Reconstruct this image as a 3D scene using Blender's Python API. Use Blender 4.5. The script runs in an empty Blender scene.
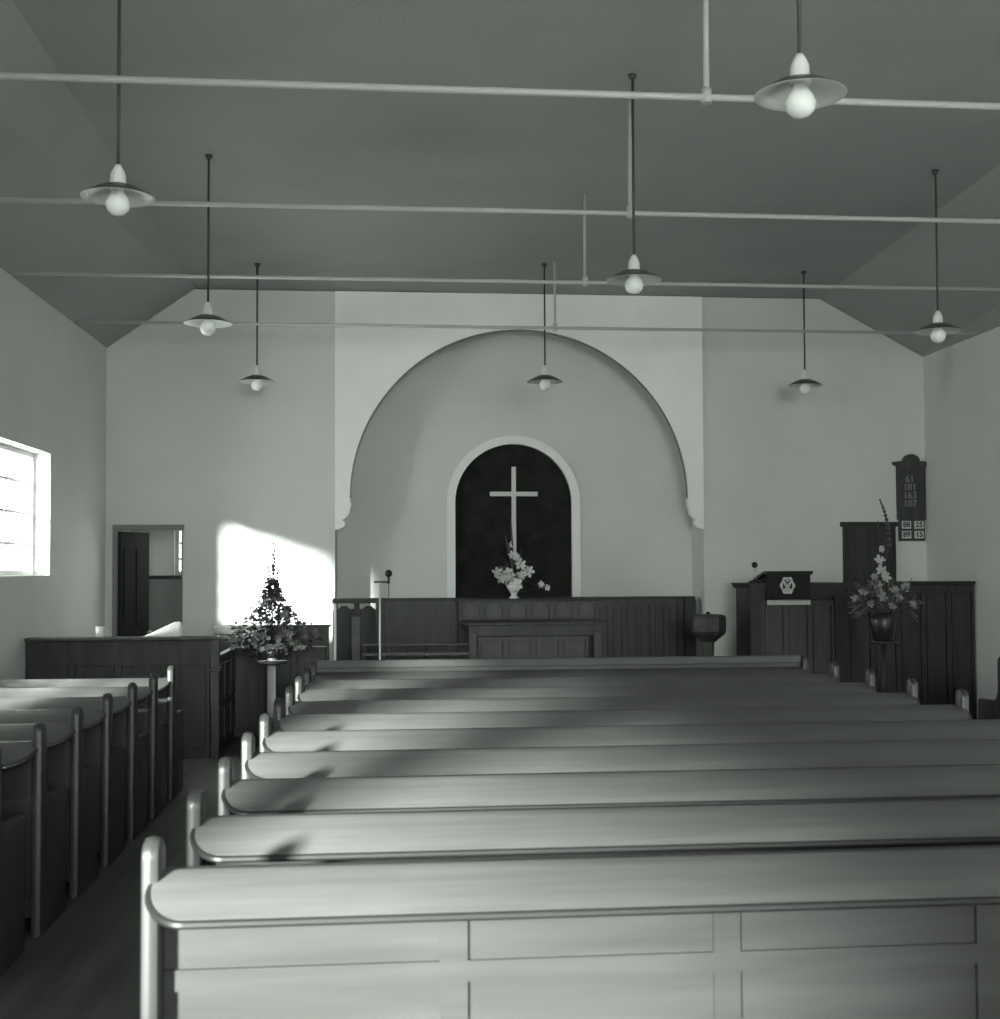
import bpy, bmesh, math, random
from mathutils import Vector, Matrix
random.seed(7)
S = bpy.context.scene
C = S.collection
PI = math.pi

# ---------------------------------------------------------------- camera
EYE = Vector((0, 0, 1.8))
YAW, PITCH, ROLL, FPX = 0.0963, 0.0369, -0.0047, 1297.0
CXP, CYP = 523.0, 519.0
fwd = Vector((math.sin(YAW)*math.cos(PITCH), math.cos(YAW)*math.cos(PITCH), math.sin(PITCH)))
r0 = Vector((math.cos(YAW), -math.sin(YAW), 0)); u0 = r0.cross(fwd)
rt = r0*math.cos(ROLL) + u0*math.sin(ROLL); up = -r0*math.sin(ROLL) + u0*math.cos(ROLL)
cd = bpy.data.cameras.new('camera'); cam = bpy.data.objects.new('camera', cd); C.objects.link(cam)
cam.matrix_world = Matrix(((rt.x, up.x, -fwd.x, EYE.x), (rt.y, up.y, -fwd.y, EYE.y), (rt.z, up.z, -fwd.z, EYE.z), (0, 0, 0, 1)))
cd.sensor_fit = 'HORIZONTAL'; cd.sensor_width = 36.0; cd.lens = FPX*36/1000
cd.shift_x = -0.023; cd.shift_y = 0.0095
cd.clip_start = 0.05; cd.clip_end = 300
cd.dof.use_dof = True; cd.dof.focus_distance = 12.0; cd.dof.aperture_fstop = 4.0
S.camera = cam

# ---------------------------------------------------------------- world, sun, daylight, added fill
w = bpy.data.worlds.new('world'); S.world = w; w.use_nodes = True
bg = w.node_tree.nodes['Background']; bg.inputs[0].default_value = (0.98, 1.0, 0.965, 1); bg.inputs[1].default_value = 2.5
SUN_AZ, SUN_TAN = math.radians(30), 0.20
sd = bpy.data.lights.new('sun', 'SUN'); sd.energy = 46; sd.angle = 0.09; sd.color = (0.99, 1.0, 0.975)
so = bpy.data.objects.new('sun', sd); C.objects.link(so)
sdir = Vector((math.sin(SUN_AZ), math.cos(SUN_AZ), -SUN_TAN)).normalized()
so.rotation_euler = sdir.to_track_quat('-Z', 'Y').to_euler(); so.location = (-12, -14, 8)
def area(name, loc, direction, sx, sy, e):
    l = bpy.data.lights.new(name, 'AREA'); l.shape = 'RECTANGLE'; l.size = sx; l.size_y = sy; l.energy = e; l.color = (0.98, 1.0, 0.965)
    o = bpy.data.objects.new(name, l); C.objects.link(o); o.location = loc
    o.rotation_euler = Vector(direction).to_track_quat('-Z', 'Z').to_euler(); return o
area('daylight_left', (-4.6, -2.4, 2.3), (1, 0.3, -0.05), 4.4, 1.3, 560)
area('daylight_left', (-4.6, 3.0, 2.3), (1, 0.2, -0.05), 4.4, 1.3, 380)
area('daylight_left', (-4.6, 8.0, 2.3), (1, 0.2, 0.0), 1.8, 1.6, 40)
area('daylight_left', (-4.6, 12.3, 2.4), (1, 0.1, 0.0), 2.8, 1.4, 320)
area('daylight_right', (7.9, 6.0, 2.6), (-1, 0.1, -0.02), 3.4, 1.8, 160)
area('fill_back', (1.5, -7.2, 3.0), (0, 1, 0.06), 5.0, 2.6, 1500)  # fill lamp added behind the camera to lighten end wall and pews
area('daylight_vestry', (-2.1, 18.9, 1.9), (0, -1, -0.1), 1.2, 1.0, 60)
S.view_settings.view_transform = 'Standard'; S.view_settings.look = 'None'
S.view_settings.gamma = 1.0; S.view_settings.use_curve_mapping = False
S.view_settings.exposure = 0.0

def at(x, y, Y):
    """point of the plane at depth Y seen at photo position x, y"""
    d = fwd + rt*((x-CXP)/FPX) - up*((y-CYP)/FPX)
    return EYE + d*(Y/d.y)

# ---------------------------------------------------------------- materials
def mat(name, col, rough=0.6, noise=0.0, scale=(4, 4, 4), bump=0.0, detail=4, spec=0.4, col2=None, lo=0.35, hi=0.65, metallic=0.0, bscale=None):
    m = bpy.data.materials.new(name); m.use_nodes = True; nt = m.node_tree; b = nt.nodes['Principled BSDF']
    if not isinstance(col, tuple): col = (col*0.998, col*1.0, col*0.99)
    b.inputs['Base Color'].default_value = (*col, 1); b.inputs['Roughness'].default_value = rough
    b.inputs['Specular IOR Level'].default_value = spec; b.inputs['Metallic'].default_value = metallic
    if noise or bump:
        tc = nt.nodes.new('ShaderNodeTexCoord'); mp = nt.nodes.new('ShaderNodeMapping'); mp.inputs['Scale'].default_value = scale
        nt.links.new(tc.outputs['Object'], mp.inputs[0])
        n = nt.nodes.new('ShaderNodeTexNoise'); n.inputs['Scale'].default_value = 1; n.inputs['Detail'].default_value = detail; n.inputs['Roughness'].default_value = .6
        nt.links.new(mp.outputs[0], n.inputs['Vector'])
        if noise:
            cr = nt.nodes.new('ShaderNodeValToRGB'); e = cr.color_ramp.elements
            e[0].position = lo; e[1].position = hi
            c2 = tuple(c*(1-noise) for c in col); e[0].color = (*c2, 1); e[1].color = (*[min(1, c*(1+noise)) for c in col], 1)
            nt.links.new(n.outputs['Fac'], cr.inputs[0]); nt.links.new(cr.outputs[0], b.inputs['Base Color'])
        if bump:
            bp = nt.nodes.new('ShaderNodeBump'); bp.inputs['Strength'].default_value = bump; bp.inputs['Distance'].default_value = 0.01
            src = n
            if bscale:
                src = nt.nodes.new('ShaderNodeTexNoise'); src.inputs['Scale'].default_value = bscale; src.inputs['Detail'].default_value = 3
                nt.links.new(tc.outputs['Object'], src.inputs['Vector'])
            nt.links.new(src.outputs['Fac'], bp.inputs['Height']); nt.links.new(bp.outputs[0], b.inputs['Normal'])
    return m
M = {}
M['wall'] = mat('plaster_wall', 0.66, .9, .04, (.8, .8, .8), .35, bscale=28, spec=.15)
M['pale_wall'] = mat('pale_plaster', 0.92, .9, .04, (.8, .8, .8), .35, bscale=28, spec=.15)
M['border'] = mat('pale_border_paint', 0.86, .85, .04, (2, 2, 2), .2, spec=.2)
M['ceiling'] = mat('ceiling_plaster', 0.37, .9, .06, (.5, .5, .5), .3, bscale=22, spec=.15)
M['floor'] = mat('dark_floor_boards', 0.06, .55, .35, (9, .7, 2), .1)
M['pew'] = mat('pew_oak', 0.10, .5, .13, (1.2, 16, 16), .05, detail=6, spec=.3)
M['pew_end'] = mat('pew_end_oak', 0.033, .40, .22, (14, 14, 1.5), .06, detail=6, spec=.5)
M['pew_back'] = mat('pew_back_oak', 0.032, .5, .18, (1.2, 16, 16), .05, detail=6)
M['pew_shaded'] = mat('shaded_pew_oak', 0.09, .42, .13, (1.2, 16, 16), .05, detail=6, spec=.5)  # same oak, darkened in colour for the shade on the left block
M['side_end'] = mat('shaded_pew_end_oak', 0.035, .42, .22, (14, 14, 1.5), .06, detail=6, spec=.4)  # dark tone carries the shade of ends facing away from the light
M['moulding_shadow'] = mat('shadow_edge_moulding', 0.018, .3, spec=.5)  # dark colour draws the shadow line along the ledge lip
M['dark'] = mat('dark_stained_wood', 0.029, .45, .35, (14, 14, 1.4), .06, detail=5)
M['darker'] = mat('near_black_wood', 0.020, .5, .35, (14, 14, 1.4), .06, detail=5)
M['mid'] = mat('mid_stained_wood', 0.052, .45, .3, (14, 14, 1.4), .06, detail=5)
M['moulding'] = mat('grey_painted_moulding', 0.22, .7)
M['niche'] = mat('dark_niche_paint', 0.022, .95, .25, (6, 6, 6), .1, spec=.1)
M['cross'] = mat('pale_cross_wood', 0.62, .5)
M['rod'] = mat('white_painted_iron', 0.46, .4)
M['flex'] = mat('dark_conduit', 0.05, .5)
M['shade_top'] = mat('dark_enamel', 0.07, .35)
M['shade_in'] = mat('white_enamel', 0.75, .35)
M['bulb'] = mat('opal_bulb', 0.85, .15)
M['brass'] = mat('dull_metal', 0.55, .35)
M['frame'] = mat('window_frame_paint', 0.5, .5)
M['door'] = mat('dark_door_paint', 0.018, .85, .2, (14, 14, 1.4), .05)
M['white'] = mat('sunlit_patch_white', 0.8, .85, .05, (12, 12, 12), .3)  # bright tone of the sunlit dado patch shape
M['fall'] = mat('black_cloth', 0.018, .9)
M['badge'] = mat('pale_thread', 0.55, .8)
M['vase_white'] = mat('white_glazed_vase', 0.72, .3)
M['vase_dark'] = mat('black_vase', 0.015, .3)
M['leaf'] = mat('dark_leaf', 0.05, .5, .5, (40, 40, 40))
M['leaf2'] = mat('grey_leaf', 0.11, .5, .4, (40, 40, 40))
M['petal'] = mat('pale_petal', 0.62, .6, .1, (30, 30, 30))
M['petal_grey'] = mat('grey_petal', 0.19, .6, .2, (30, 30, 30))
M['petal_pale'] = mat('light_grey_petal', 0.33, .6, .15, (30, 30, 30))
M['stone'] = mat('dark_carved_wood', 0.042, .5, .3, (10, 10, 10), .1)
M['card'] = mat('white_card', 0.6, .8)
M['ink'] = mat('black_ink', 0.02, .8)
M['board'] = mat('hymn_board_wood', 0.045, .5, .3, (14, 14, 2), .05)
M['grass'] = mat('grass_outside', (0.10, 0.14, 0.08), .9, .3, (2, 2, 2))
M['bark'] = mat('tree_bark', 0.08, .9, .3, (8, 8, 2), .3)
def glass():
    m = bpy.data.materials.new('window_glass'); m.use_nodes = True; nt = m.node_tree; nt.nodes.clear()
    o = nt.nodes.new('ShaderNodeOutputMaterial'); mx = nt.nodes.new('ShaderNodeMixShader'); t = nt.nodes.new('ShaderNodeBsdfTransparent'); g = nt.nodes.new('ShaderNodeBsdfGlossy')
    g.inputs['Roughness'].default_value = .05; t.inputs[0].default_value = (.94, .97, .95, 1); mx.inputs[0].default_value = .05
    nt.links.new(t.outputs[0], mx.inputs[1]); nt.links.new(g.outputs[0], mx.inputs[2]); nt.links.new(mx.outputs[0], o.inputs[0]); return m
M['glass'] = glass()

# ---------------------------------------------------------------- helpers
class MB:
    def __init__(s): s.bm = bmesh.new()
    def box(s, x0, x1, y0, y1, z0, z1, bev=0.0, mi=0):
        bm = s.bm if not bev else bmesh.new()
        r = bmesh.ops.create_cube(bm, size=1)
        for v in r['verts']:
            v.co = Vector(((x0+x1)/2+v.co.x*(x1-x0), (y0+y1)/2+v.co.y*(y1-y0), (z0+z1)/2+v.co.z*(z1-z0)))
        if bev:
            bmesh.ops.bevel(bm, geom=bm.edges[:], offset=bev, segments=2, affect='EDGES', profile=.5)
            s.merge(bm, mi)
        elif mi:
            for f in {f for v in r['verts'] for f in v.link_faces}: f.material_index = mi
        return s
    def merge(s, bm, mi=0):
        mp = {v: s.bm.verts.new(v.co) for v in bm.verts}
        for f in bm.faces:
            try: nf = s.bm.faces.new([mp[v] for v in f.verts]); nf.material_index = mi or f.material_index; nf.smooth = f.smooth
            except ValueError: pass
        bm.free()
    def tube(s, p0, p1, r0, r1=None, n=10, caps=True):
        p0, p1 = Vector(p0), Vector(p1); r1 = r0 if r1 is None else r1
        d = (p1-p0).normalized(); a = d.orthogonal().normalized(); b = d.cross(a)
        A = [s.bm.verts.new(p0+(a*math.cos(2*PI*i/n)+b*math.sin(2*PI*i/n))*r0) for i in range(n)]
        B = [s.bm.verts.new(p1+(a*math.cos(2*PI*i/n)+b*math.sin(2*PI*i/n))*r1) for i in range(n)]
        for i in range(n):
            f = s.bm.faces.new((A[i], A[(i+1) % n], B[(i+1) % n], B[i])); f.smooth = True
        if caps: s.bm.faces.new(A[::-1]); s.bm.faces.new(B)
        return s
    def path(s, pts, r, n=8):
        for i in range(len(pts)-1): s.tube(pts[i], pts[i+1], r, n=n)
        return s
    def lathe(s, prof, c=(0, 0, 0), n=24, smooth=True, mi=0):
        c = Vector(c); rings = []
        for r, z in prof:
            if r < 1e-5: rings.append([s.bm.verts.new(c+Vector((0, 0, z)))])
            else: rings.append([s.bm.verts.new(c+Vector((r*math.cos(2*PI*(i+.5)/n), r*math.sin(2*PI*(i+.5)/n), z))) for i in range(n)])
        for A, B in zip(rings, rings[1:]):
            for i in range(n):
                a, b = A[i % len(A)], A[(i+1) % len(A)]; c2, d = B[(i+1) % len(B)], B[i % len(B)]
                vs = []
                for v in (a, b, c2, d):
                    if v not in vs: vs.append(v)
                if len(vs) > 2:
                    f = s.bm.faces.new(vs); f.smooth = smooth; f.material_index = mi
        return s
    def prism(s, pts, axis, a0, a1, bev=0.0, mi=0):
        """outline extruded along an axis; pts are the two other coordinates in order"""
        bm = bmesh.new()
        def P(p, a): return {'x': (a, p[0], p[1]), 'y': (p[0], a, p[1]), 'z': (p[0], p[1], a)}[axis]
        A = [bm.verts.new(P(p, a0)) for p in pts]; B = [bm.verts.new(P(p, a1)) for p in pts]
        bm.faces.new(A); bm.faces.new(B[::-1]); n = len(pts)
        for i in range(n): bm.faces.new((A[i], B[i], B[(i+1) % n], A[(i+1) % n]))
        bmesh.ops.recalc_face_normals(bm, faces=bm.faces[:])
        if bev:
            ed = [e for e in bm.edges if (e.verts[0] in A) == (e.verts[1] in A)]
            bmesh.ops.bevel(bm, geom=ed, offset=bev, segments=2, affect='EDGES', profile=.5)
        s.merge(bm, mi); return s
    def sphere(s, c, r, sc=(1, 1, 1), n=14, mi=0):
        pr = [(r*math.sin(PI*k/8), -r*math.cos(PI*k/8)) for k in range(9)]
        bm = bmesh.new(); q = MB(); q.lathe([(max(a, 0), b) for a, b in pr], n=n)
        for v in q.bm.verts: v.co = Vector((v.co.x*sc[0]+c[0], v.co.y*sc[1]+c[1], v.co.z*sc[2]+c[2]))
        bm.free(); s.merge(q.bm, mi); return s
    def build(s, name, m, parent=None, **kw):
        bmesh.ops.recalc_face_normals(s.bm, faces=s.bm.faces[:])
        me = bpy.data.meshes.new(name); s.bm.to_mesh(me); s.bm.free()
        for k in (m if isinstance(m, (list, tuple)) else [m]): me.materials.append(k if not isinstance(k, str) else M[k])
        o = bpy.data.objects.new(name, me); C.objects.link(o)
        if parent: o.parent = parent
        tag(o, **kw); return o
def tag(o, label=None, cat=None, group=None, kind=None):
    if label: o['label'] = label
    if cat: o['category'] = cat
    if group: o['group'] = group
    if kind: o['kind'] = kind
def empty(name, loc, label=None, cat=None, group=None):
    o = bpy.data.objects.new(name, None); C.objects.link(o); o.location = loc; o.empty_display_size = .1
    tag(o, label, cat, group); return o
def copy_tree(o, parent=None):
    c = o.copy(); C.objects.link(c)
    if parent: c.parent = parent
    for ch in [k for k in list(C.objects) if k.parent == o]: copy_tree(ch, c)
    return c
def recenter(o):
    """origin of a one-mesh thing to its base"""
    vs = [v.co for v in o.data.vertices]
    c = Vector(((min(v.x for v in vs)+max(v.x for v in vs))/2, (min(v.y for v in vs)+max(v.y for v in vs))/2, min(v.z for v in vs)))
    o.data.transform(Matrix.Translation(-c)); o.location = c; return o
def arc(cx, cz, r, a0, a1, n):
    return [(cx+r*math.cos(a0+(a1-a0)*i/n), cz+r*math.sin(a0+(a1-a0)*i/n)) for i in range(n+1)]

# ---------------------------------------------------------------- the setting
XL, XR, YE, YB = -3.5, 6.72, 16.0, -6.0
ZW, ZC = 4.47, 5.20           # wall head, flat ceiling
RISE = 0.034
FL, FR = -2.46, 5.36          # flat part of the ceiling
def wall_x(name, x0, x1, ops):
    """side wall with window openings (y0, y1, z0, z1)"""
    m = MB(); y = YB
    for (a, b, z0, z1) in sorted(ops):
        m.box(x0, x1, y, a, 0, ZW); m.box(x0, x1, a, b, 0, z0); m.box(x0, x1, a, b, z1, ZW); y = b
    m.box(x0, x1, y, YE+.3, 0, ZW)
    return m.build(name, 'wall', kind='structure')
LW = [(-5.0, -0.6, 1.5, 2.7), (-0.1, 2.2, 1.5, 2.7), (3.2, 4.6, 1.9, 2.6), (6.4, 8.8, 1.15, 2.0), (10.95, 13.5, 1.74, 2.97)]
RW = [(3.2, 4.8, 1.6, 3.4), (7.2, 8.8, 1.6, 3.4)]
wall_x('wall_left', XL-.35, XL, LW)
wall_x('wall_right', XR, XR+.35, RW)
MB().box(XL-.35, XR+.35, YB, YE+3.0, -.15, 0).build('floor', 'floor', kind='structure')
def zc(y): return ZC+max(0, YE-y)*RISE
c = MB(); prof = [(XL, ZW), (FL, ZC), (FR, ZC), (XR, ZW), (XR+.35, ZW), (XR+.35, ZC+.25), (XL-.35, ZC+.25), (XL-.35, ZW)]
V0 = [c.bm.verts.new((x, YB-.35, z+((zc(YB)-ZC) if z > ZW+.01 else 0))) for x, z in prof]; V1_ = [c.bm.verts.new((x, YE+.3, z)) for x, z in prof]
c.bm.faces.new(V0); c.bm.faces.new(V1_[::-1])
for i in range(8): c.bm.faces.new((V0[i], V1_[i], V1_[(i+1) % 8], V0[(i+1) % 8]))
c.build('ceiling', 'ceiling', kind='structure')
# back wall; its unseen wide window is added for frontal fill
m = MB(); bx0, bx1, bz0, bz1 = -.6, 3.8, 1.9, 4.1
m.box(XL-.35, bx0, YB-.35, YB, 0, ZC+.7).box(bx1, XR+.35, YB-.35, YB, 0, ZC+.7).box(bx0, bx1, YB-.35, YB, 0, bz0).box(bx0, bx1, YB-.35, YB, bz1, ZC+.7)
m.build('wall_back', 'wall', kind='structure')
# windows
wn = [0]
def window(axis, u0, u1, z0, z1, w0, nv, nh, pane_name='pane'):
    """axis 'x': window in a side wall at x=w0 spanning y; axis 'y': in an end wall"""
    wn[0] += 1
    def B(q, a0, a1, b0, b1, d0, d1):
        if axis == 'x': q.box(w0+d0, w0+d1, a0, a1, b0, b1)
        else: q.box(a0, a1, w0+d0, w0+d1, b0, b1)
    q = MB(); t = .05
    B(q, u0, u0+t, z0, z1, -.04, .04); B(q, u1-t, u1, z0, z1, -.04, .04); B(q, u0+t, u1-t, z0, z0+t, -.04, .04); B(q, u0+t, u1-t, z1-t, z1, -.04, .04)
    for i in range(1, nv): a = u0+(u1-u0)*i/nv; B(q, a-.015, a+.015, z0+t, z1-t, -.02, .02)
    for i in range(1, nh): a = z0+(z1-z0)*i/nh; B(q, u0+t, u1-t, a-.012, a+.012, -.018, .018)
    f = q.build('window_%d' % wn[0], 'frame', kind='structure')
    g = MB(); B(g, u0+t, u1-t, z0+t, z1-t, -.003, .003); g.build(pane_name, 'glass', f); return f
for a, b, z0, z1 in LW: window('x', a, b, z0, z1, XL-.2, 3, 4)
for a, b, z0, z1 in RW: window('x', a, b, z0, z1, XR+.2, 3, 4)
window('y', bx0, bx1, bz0, bz1, YB-.2, 6, 3)  # added unseen window that lets in the fill from behind

# end wall: two side walls, the pale arch wall between them, the recess behind
AX0, AX1 = -0.765, 3.825      # jambs of the recess
AC, AR, AZ = 1.517, 2.10, 2.65
dx0, dx1, dz = -3.36, -2.60, 2.27     # vestry doorway
m = MB(); m.box(XL, dx0, YE, YE+.3, 0, ZW).box(dx1, AX0, YE, YE+.3, 0, ZW).box(dx0, dx1, YE, YE+.3, dz, ZW)
m.prism([(XL, ZW), (AX0, ZW), (AX0, ZC), (FL, ZC)], 'y', YE, YE+.3)
m.build('wall_end_left', 'wall', kind='structure')
m = MB(); m.box(AX1, XR, YE, YE+.3, 0, ZW); m.prism([(AX1, ZW), (XR, ZW), (FR, ZC), (AX1, ZC)], 'y', YE, YE+.3)
m.build('wall_end_right', 'wall', kind='structure')
m = MB(); n = 48; A = arc(AC, AZ, AR, PI, 0, n)
yf, yb_ = YE-.03, YE+.08
# arch face: strips from the curve up to the ceiling and out to the jamb lines
m.box(AX0, AC-AR, yf, yb_, AZ-.06, ZC-.001); m.box(AC+AR, AX1, yf, yb_, AZ-.06, ZC-.001)
for i in range(n):
    (xa, za), (xb, zb) = A[i], A[i+1]
    m.prism([(xa, za), (xb, zb), (xb, ZC-.001), (xa, ZC-.001)], 'y', yf, yb_)
m.build('wall_arch', 'pale_wall', kind='structure')
# thin moulding round the arch
def ring(rad0, rad1, y0, y1, cx, cz, n=48, a0=PI, a1=0.0, legs=None):
    m = MB(); O = arc(cx, cz, rad1, a0, a1, n); I = arc(cx, cz, rad0, a0, a1, n)
    if legs is not None: O = [(cx-rad1, legs)]+O+[(cx+rad1, legs)]; I = [(cx-rad0, legs)]+I+[(cx+rad0, legs)]
    for i in range(len(O)-1): m.prism([I[i], O[i], O[i+1], I[i+1]], 'y', y0, y1)
    return m
ring(AR-.012, AR+.002, YE-.04, YE+.02, AC, AZ).build('trim_1', 'moulding', kind='structure')
ring(AR+.12, AR+.135, YE-.036, YE-.028, AC, AZ, a0=PI-.15, a1=.15).build('trim_2', 'pale_wall', kind='structure')
# scrolled corbels under the arch ends
def corbel(side, nm):
    xj = AX0 if side < 0 else AX1; s_ = 1 if side < 0 else -1
    wd = (AC-AR)-AX0+.012
    prof = [(0, AZ-.06), (wd, AZ-.06), (wd+.012, AZ-.085), (wd, AZ-.115), (wd-.012, AZ-.14), (wd-.015, AZ-.18), (wd-.035, AZ-.22), (wd-.075, AZ-.25), (wd-.10, AZ-.265)]
    prof += [(wd-.075, AZ-.29), (wd-.07, AZ-.325), (wd-.085, AZ-.355), (wd-.12, AZ-.37), (wd-.16, AZ-.385), (0, AZ-.39)]
    MB().prism([(xj+s_*a, b) for a, b in prof], 'y', YE-.03, YE+.08).build(nm, 'pale_wall', kind='structure')
corbel(-1, 'trim_3'); corbel(1, 'trim_4')
YR = YE+.67   # recess back
NX, NR, NZ = 1.49, .758, 2.632
m = MB(); m.box(AX0-.15, AX0, YE+.3, YR, 0, ZC); m.box(AX1, AX1+.15, YE+.3, YR, 0, ZC); m.box(AX0-.15, AX1+.15, YE+.3, YR+.4, ZC-.05, ZC+.15)
m.build('wall_recess_sides', 'wall', kind='structure')
m = MB(); m.box(AX0-.15, NX-NR, YR, YR+.3, 0, ZC-.05); m.box(NX+NR, AX1+.15, YR, YR+.3, 0, ZC-.05); m.box(NX-NR, NX+NR, YR, YR+.3, 0, 1.2)
A = arc(NX, NZ, NR, PI, 0, 32)
for i in range(32):
    (xa, za), (xb, zb) = A[i], A[i+1]; m.prism([(xa, za), (xb, zb), (xb, ZC-.05), (xa, ZC-.05)], 'y', YR, YR+.3)
m.build('wall_recess', 'wall', kind='structure')
ring(NR-.002, NR+.105, YR-.035, YR+.01, NX, NZ, 32, legs=1.2).build('trim_5', 'border', kind='structure')
MB().box(NX-NR-.05, NX+NR+.05, YR+.08, YR+.3, 1.2, 3.45).build('wall_niche', 'niche', kind='structure')
# baseboards
MB().box(dx1+.06, AX0, YE-.02, YE, 0, .18).build('baseboard_end', 'mid', kind='structure')
MB().box(AX1, XR, YE-.02, YE, 0, .18).build('baseboard_end_right', 'mid', kind='structure')

# vestry behind the doorway
YV = 18.2
wl, wr = at(174.5, 550, YV).x, -1.6
wz1, wz0 = at(178, 527, YV).z, at(178, 575, YV).z
m = MB(); m.box(XL-.35, wl, YV, YV+.2, 0, 3); m.box(wl, wr, YV, YV+.2, 0, wz0); m.box(wl, wr, YV, YV+.2, wz1, 3); m.box(wr, -1.2, YV, YV+.2, 0, 3)
m.box(XL-.35, XL-.15, YE+.3, YV, 0, 3); m.box(-1.4, -1.2, YE+.3, YV, 0, 3); m.box(XL-.35, -1.2, YE+.3, YV+.2, 2.9, 3.1)
m.build('wall_vestry', 'wall', kind='structure')
window('y', wl-.0, wr+.0, wz0, wz1, YV+.1, 3, 3)
rz = at(160, 577, YV).z
m = MB(); m.box(XL-.15, -1.4, YV-.015, YV, 0, rz-.03); m.build('trim_6', mat('grey_dado_paint', .24, .7), kind='structure')
MB().box(XL-.15, -1.4, YV-.035, YV-.0, rz-.03, rz+.02).build('trim_7', 'darker', kind='structure')
# door casing and open leaf
m = MB(); m.box(dx0-.05, dx0, YE-.03, YE, 0, dz+.05); m.box(dx0-.05, dx1+.03, YE-.035, YE, dz, dz+.06); m.box(dx1, dx1+.015, YE-.02, YE, 0, dz)
m.build('trim_8', 'moulding', kind='structure')
d = empty('door_1', (dx0+.02, YE+.03, 0)); tag(d, kind='structure')
q = MB(); L = .71
q.box(0, L, -.02, .02, 0.01, dz-.02)
for (a, b, e, f) in ((.08, L/2-.03, .2, .95), (L/2+.03, L-.08, .2, .95), (.08, L/2-.03, 1.1, 2.05), (L/2+.03, L-.08, 1.1, 2.05)):
    q.box(a, b, -.028, .028, e, f)
q.build('door_leaf', 'door', d)
k = MB(); k.sphere((L-.05, -.06, 1.0), .03).tube((L-.05, -.02, 1), (L-.05, -.06, 1), .01); k.build('door_handle', 'brass', d)
d.rotation_euler.z = math.radians(73)
# closed dark door in the right end wall
rx0, rx1, rzt = 5.62, 6.30, 2.35
d = empty('door_2', ((rx0+rx1)/2, YE, 0)); tag(d, kind='structure'); hw = (rx1-rx0)/2
q = MB(); q.box(-hw, -hw+.05, -.05, 0, 0, rzt); q.box(hw-.05, hw, -.05, 0, 0, rzt); q.box(-hw-.03, hw+.03, -.06, 0, rzt-.06, rzt); q.build('door_frame', 'darker', d)
q = MB(); q.box(-hw+.05, hw-.05, -.03, 0, 0, rzt-.06)
for a, b in ((-hw+.09, -.03), (.03, hw-.09)): q.box(a, b, -.04, 0, .2, 1.0); q.box(a, b, -.04, 0, 1.15, 2.15)
q.build('door_leaf', 'dark', d)
k = MB(); k.sphere((-hw+.1, -.08, 1.05), .025).tube((-hw+.1, -.03, 1.05), (-hw+.1, -.08, 1.05), .009); k.build('door_handle', 'brass', d)

# outside
MB().box(-40, 40, -40, 50, -.4, -.2).build('ground', 'grass', kind='structure')

# ---------------------------------------------------------------- tie rods under the ceiling
HX = 1.765; RZ = 4.486
RODS = [(7.21, 'white iron tie rod nearest the camera, across the top of the photo', .021), (9.66, 'second white iron tie rod from the camera with a long hanger', .019), (12.07, 'third white iron tie rod from the camera with a thin hanger', .018), (14.41, 'farthest white iron tie rod, just in front of the arch wall', .017)]
for y, lab, r in RODS:
    t = empty('tie_rod', (HX, y, RZ), lab, 'tie rod', 'iron tie rods across the hall')
    MB().tube((XL-HX, 0, 0), (XR-HX, 0, 0), r, n=12).build('crossbar', 'rod', t)
    h = MB().tube((0, 0, 0), (0, 0, zc(y)-RZ), r*.85, n=10).tube((0, 0, -.035), (0, 0, .05), r*1.5, n=12); h.build('hanger', 'rod', t)

# ---------------------------------------------------------------- pendant lamps
LZ = 3.93
def make_lamp():
    t = empty('pendant_lamp', (0, 0, LZ)); h = 1.0
    MB().tube((0, 0, .10), (0, 0, 1.0), .010, n=8).build('suspension_rod', 'flex', t)
    MB().lathe([(0, 0), (.03, 0), (.03, -.02), (.014, -.04), (0, -.04)], n=16).build('ceiling_rose', 'flex', t)
    MB().lathe([(0, .155), (.014, .155), (.026, .135), (.042, .10), (.044, .05), (.05, .04), (.05, .02), (0, .02)], n=20).build('lamp_cap', 'shade_in', t)
    q = MB().lathe([(.03, .045), (.07, .038), (.12, .018), (.165, -.008), (.20, -.026), (.205, -.032)], n=36)
    q.lathe([(.205, -.032), (.198, -.034), (.163, -.016), (.118, .010), (.07, .030), (.03, .036)], n=36, mi=1)
    q.build('lamp_shade', ['shade_top', 'shade_in'], t)
    MB().lathe([(0, .03), (.03, .025), (.036, -.005), (.058, -.035), (.070, -.07), (.060, -.105), (.035, -.128), (0, -.136)], n=20).build('bulb', 'bulb', t)
    return t
LAMPS = [(1.79, 5.57, 'white shaded pendant lamp cut by the top edge, nearest the camera'), (-1.573, 7.449, 'large pendant lamp at the upper left edge of the photo'),
 (1.728, 9.326, 'pendant lamp with opal bulb right of centre, seen in front of the third tie rod'), (-1.619, 11.268, 'pendant lamp high on the left, second from the left edge'),
 (4.839, 11.184, 'pendant lamp half hidden at the right edge of the photo'), (-1.578, 14.768, 'small far pendant lamp above the left end wall'),
 (1.665, 14.561, 'small far pendant lamp hanging in front of the arch'), (4.734, 14.688, 'small far pendant lamp hanging over the pulpit')]
lamp0 = make_lamp()
for i, (x, y, lab) in enumerate(LAMPS):
    o = lamp0 if i == 0 else copy_tree(lamp0)
    o.location = (x, y, LZ); tag(o, lab, 'lamp', 'pendant lamps hung from the ceiling')
    for ch in [k for k in C.objects if k.parent == o]:
        if ch.name.startswith('suspension_rod'): ch.scale.z = (zc(y)-LZ)
        if ch.name.startswith('ceiling_rose'): ch.location.z = zc(y)-LZ

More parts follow.
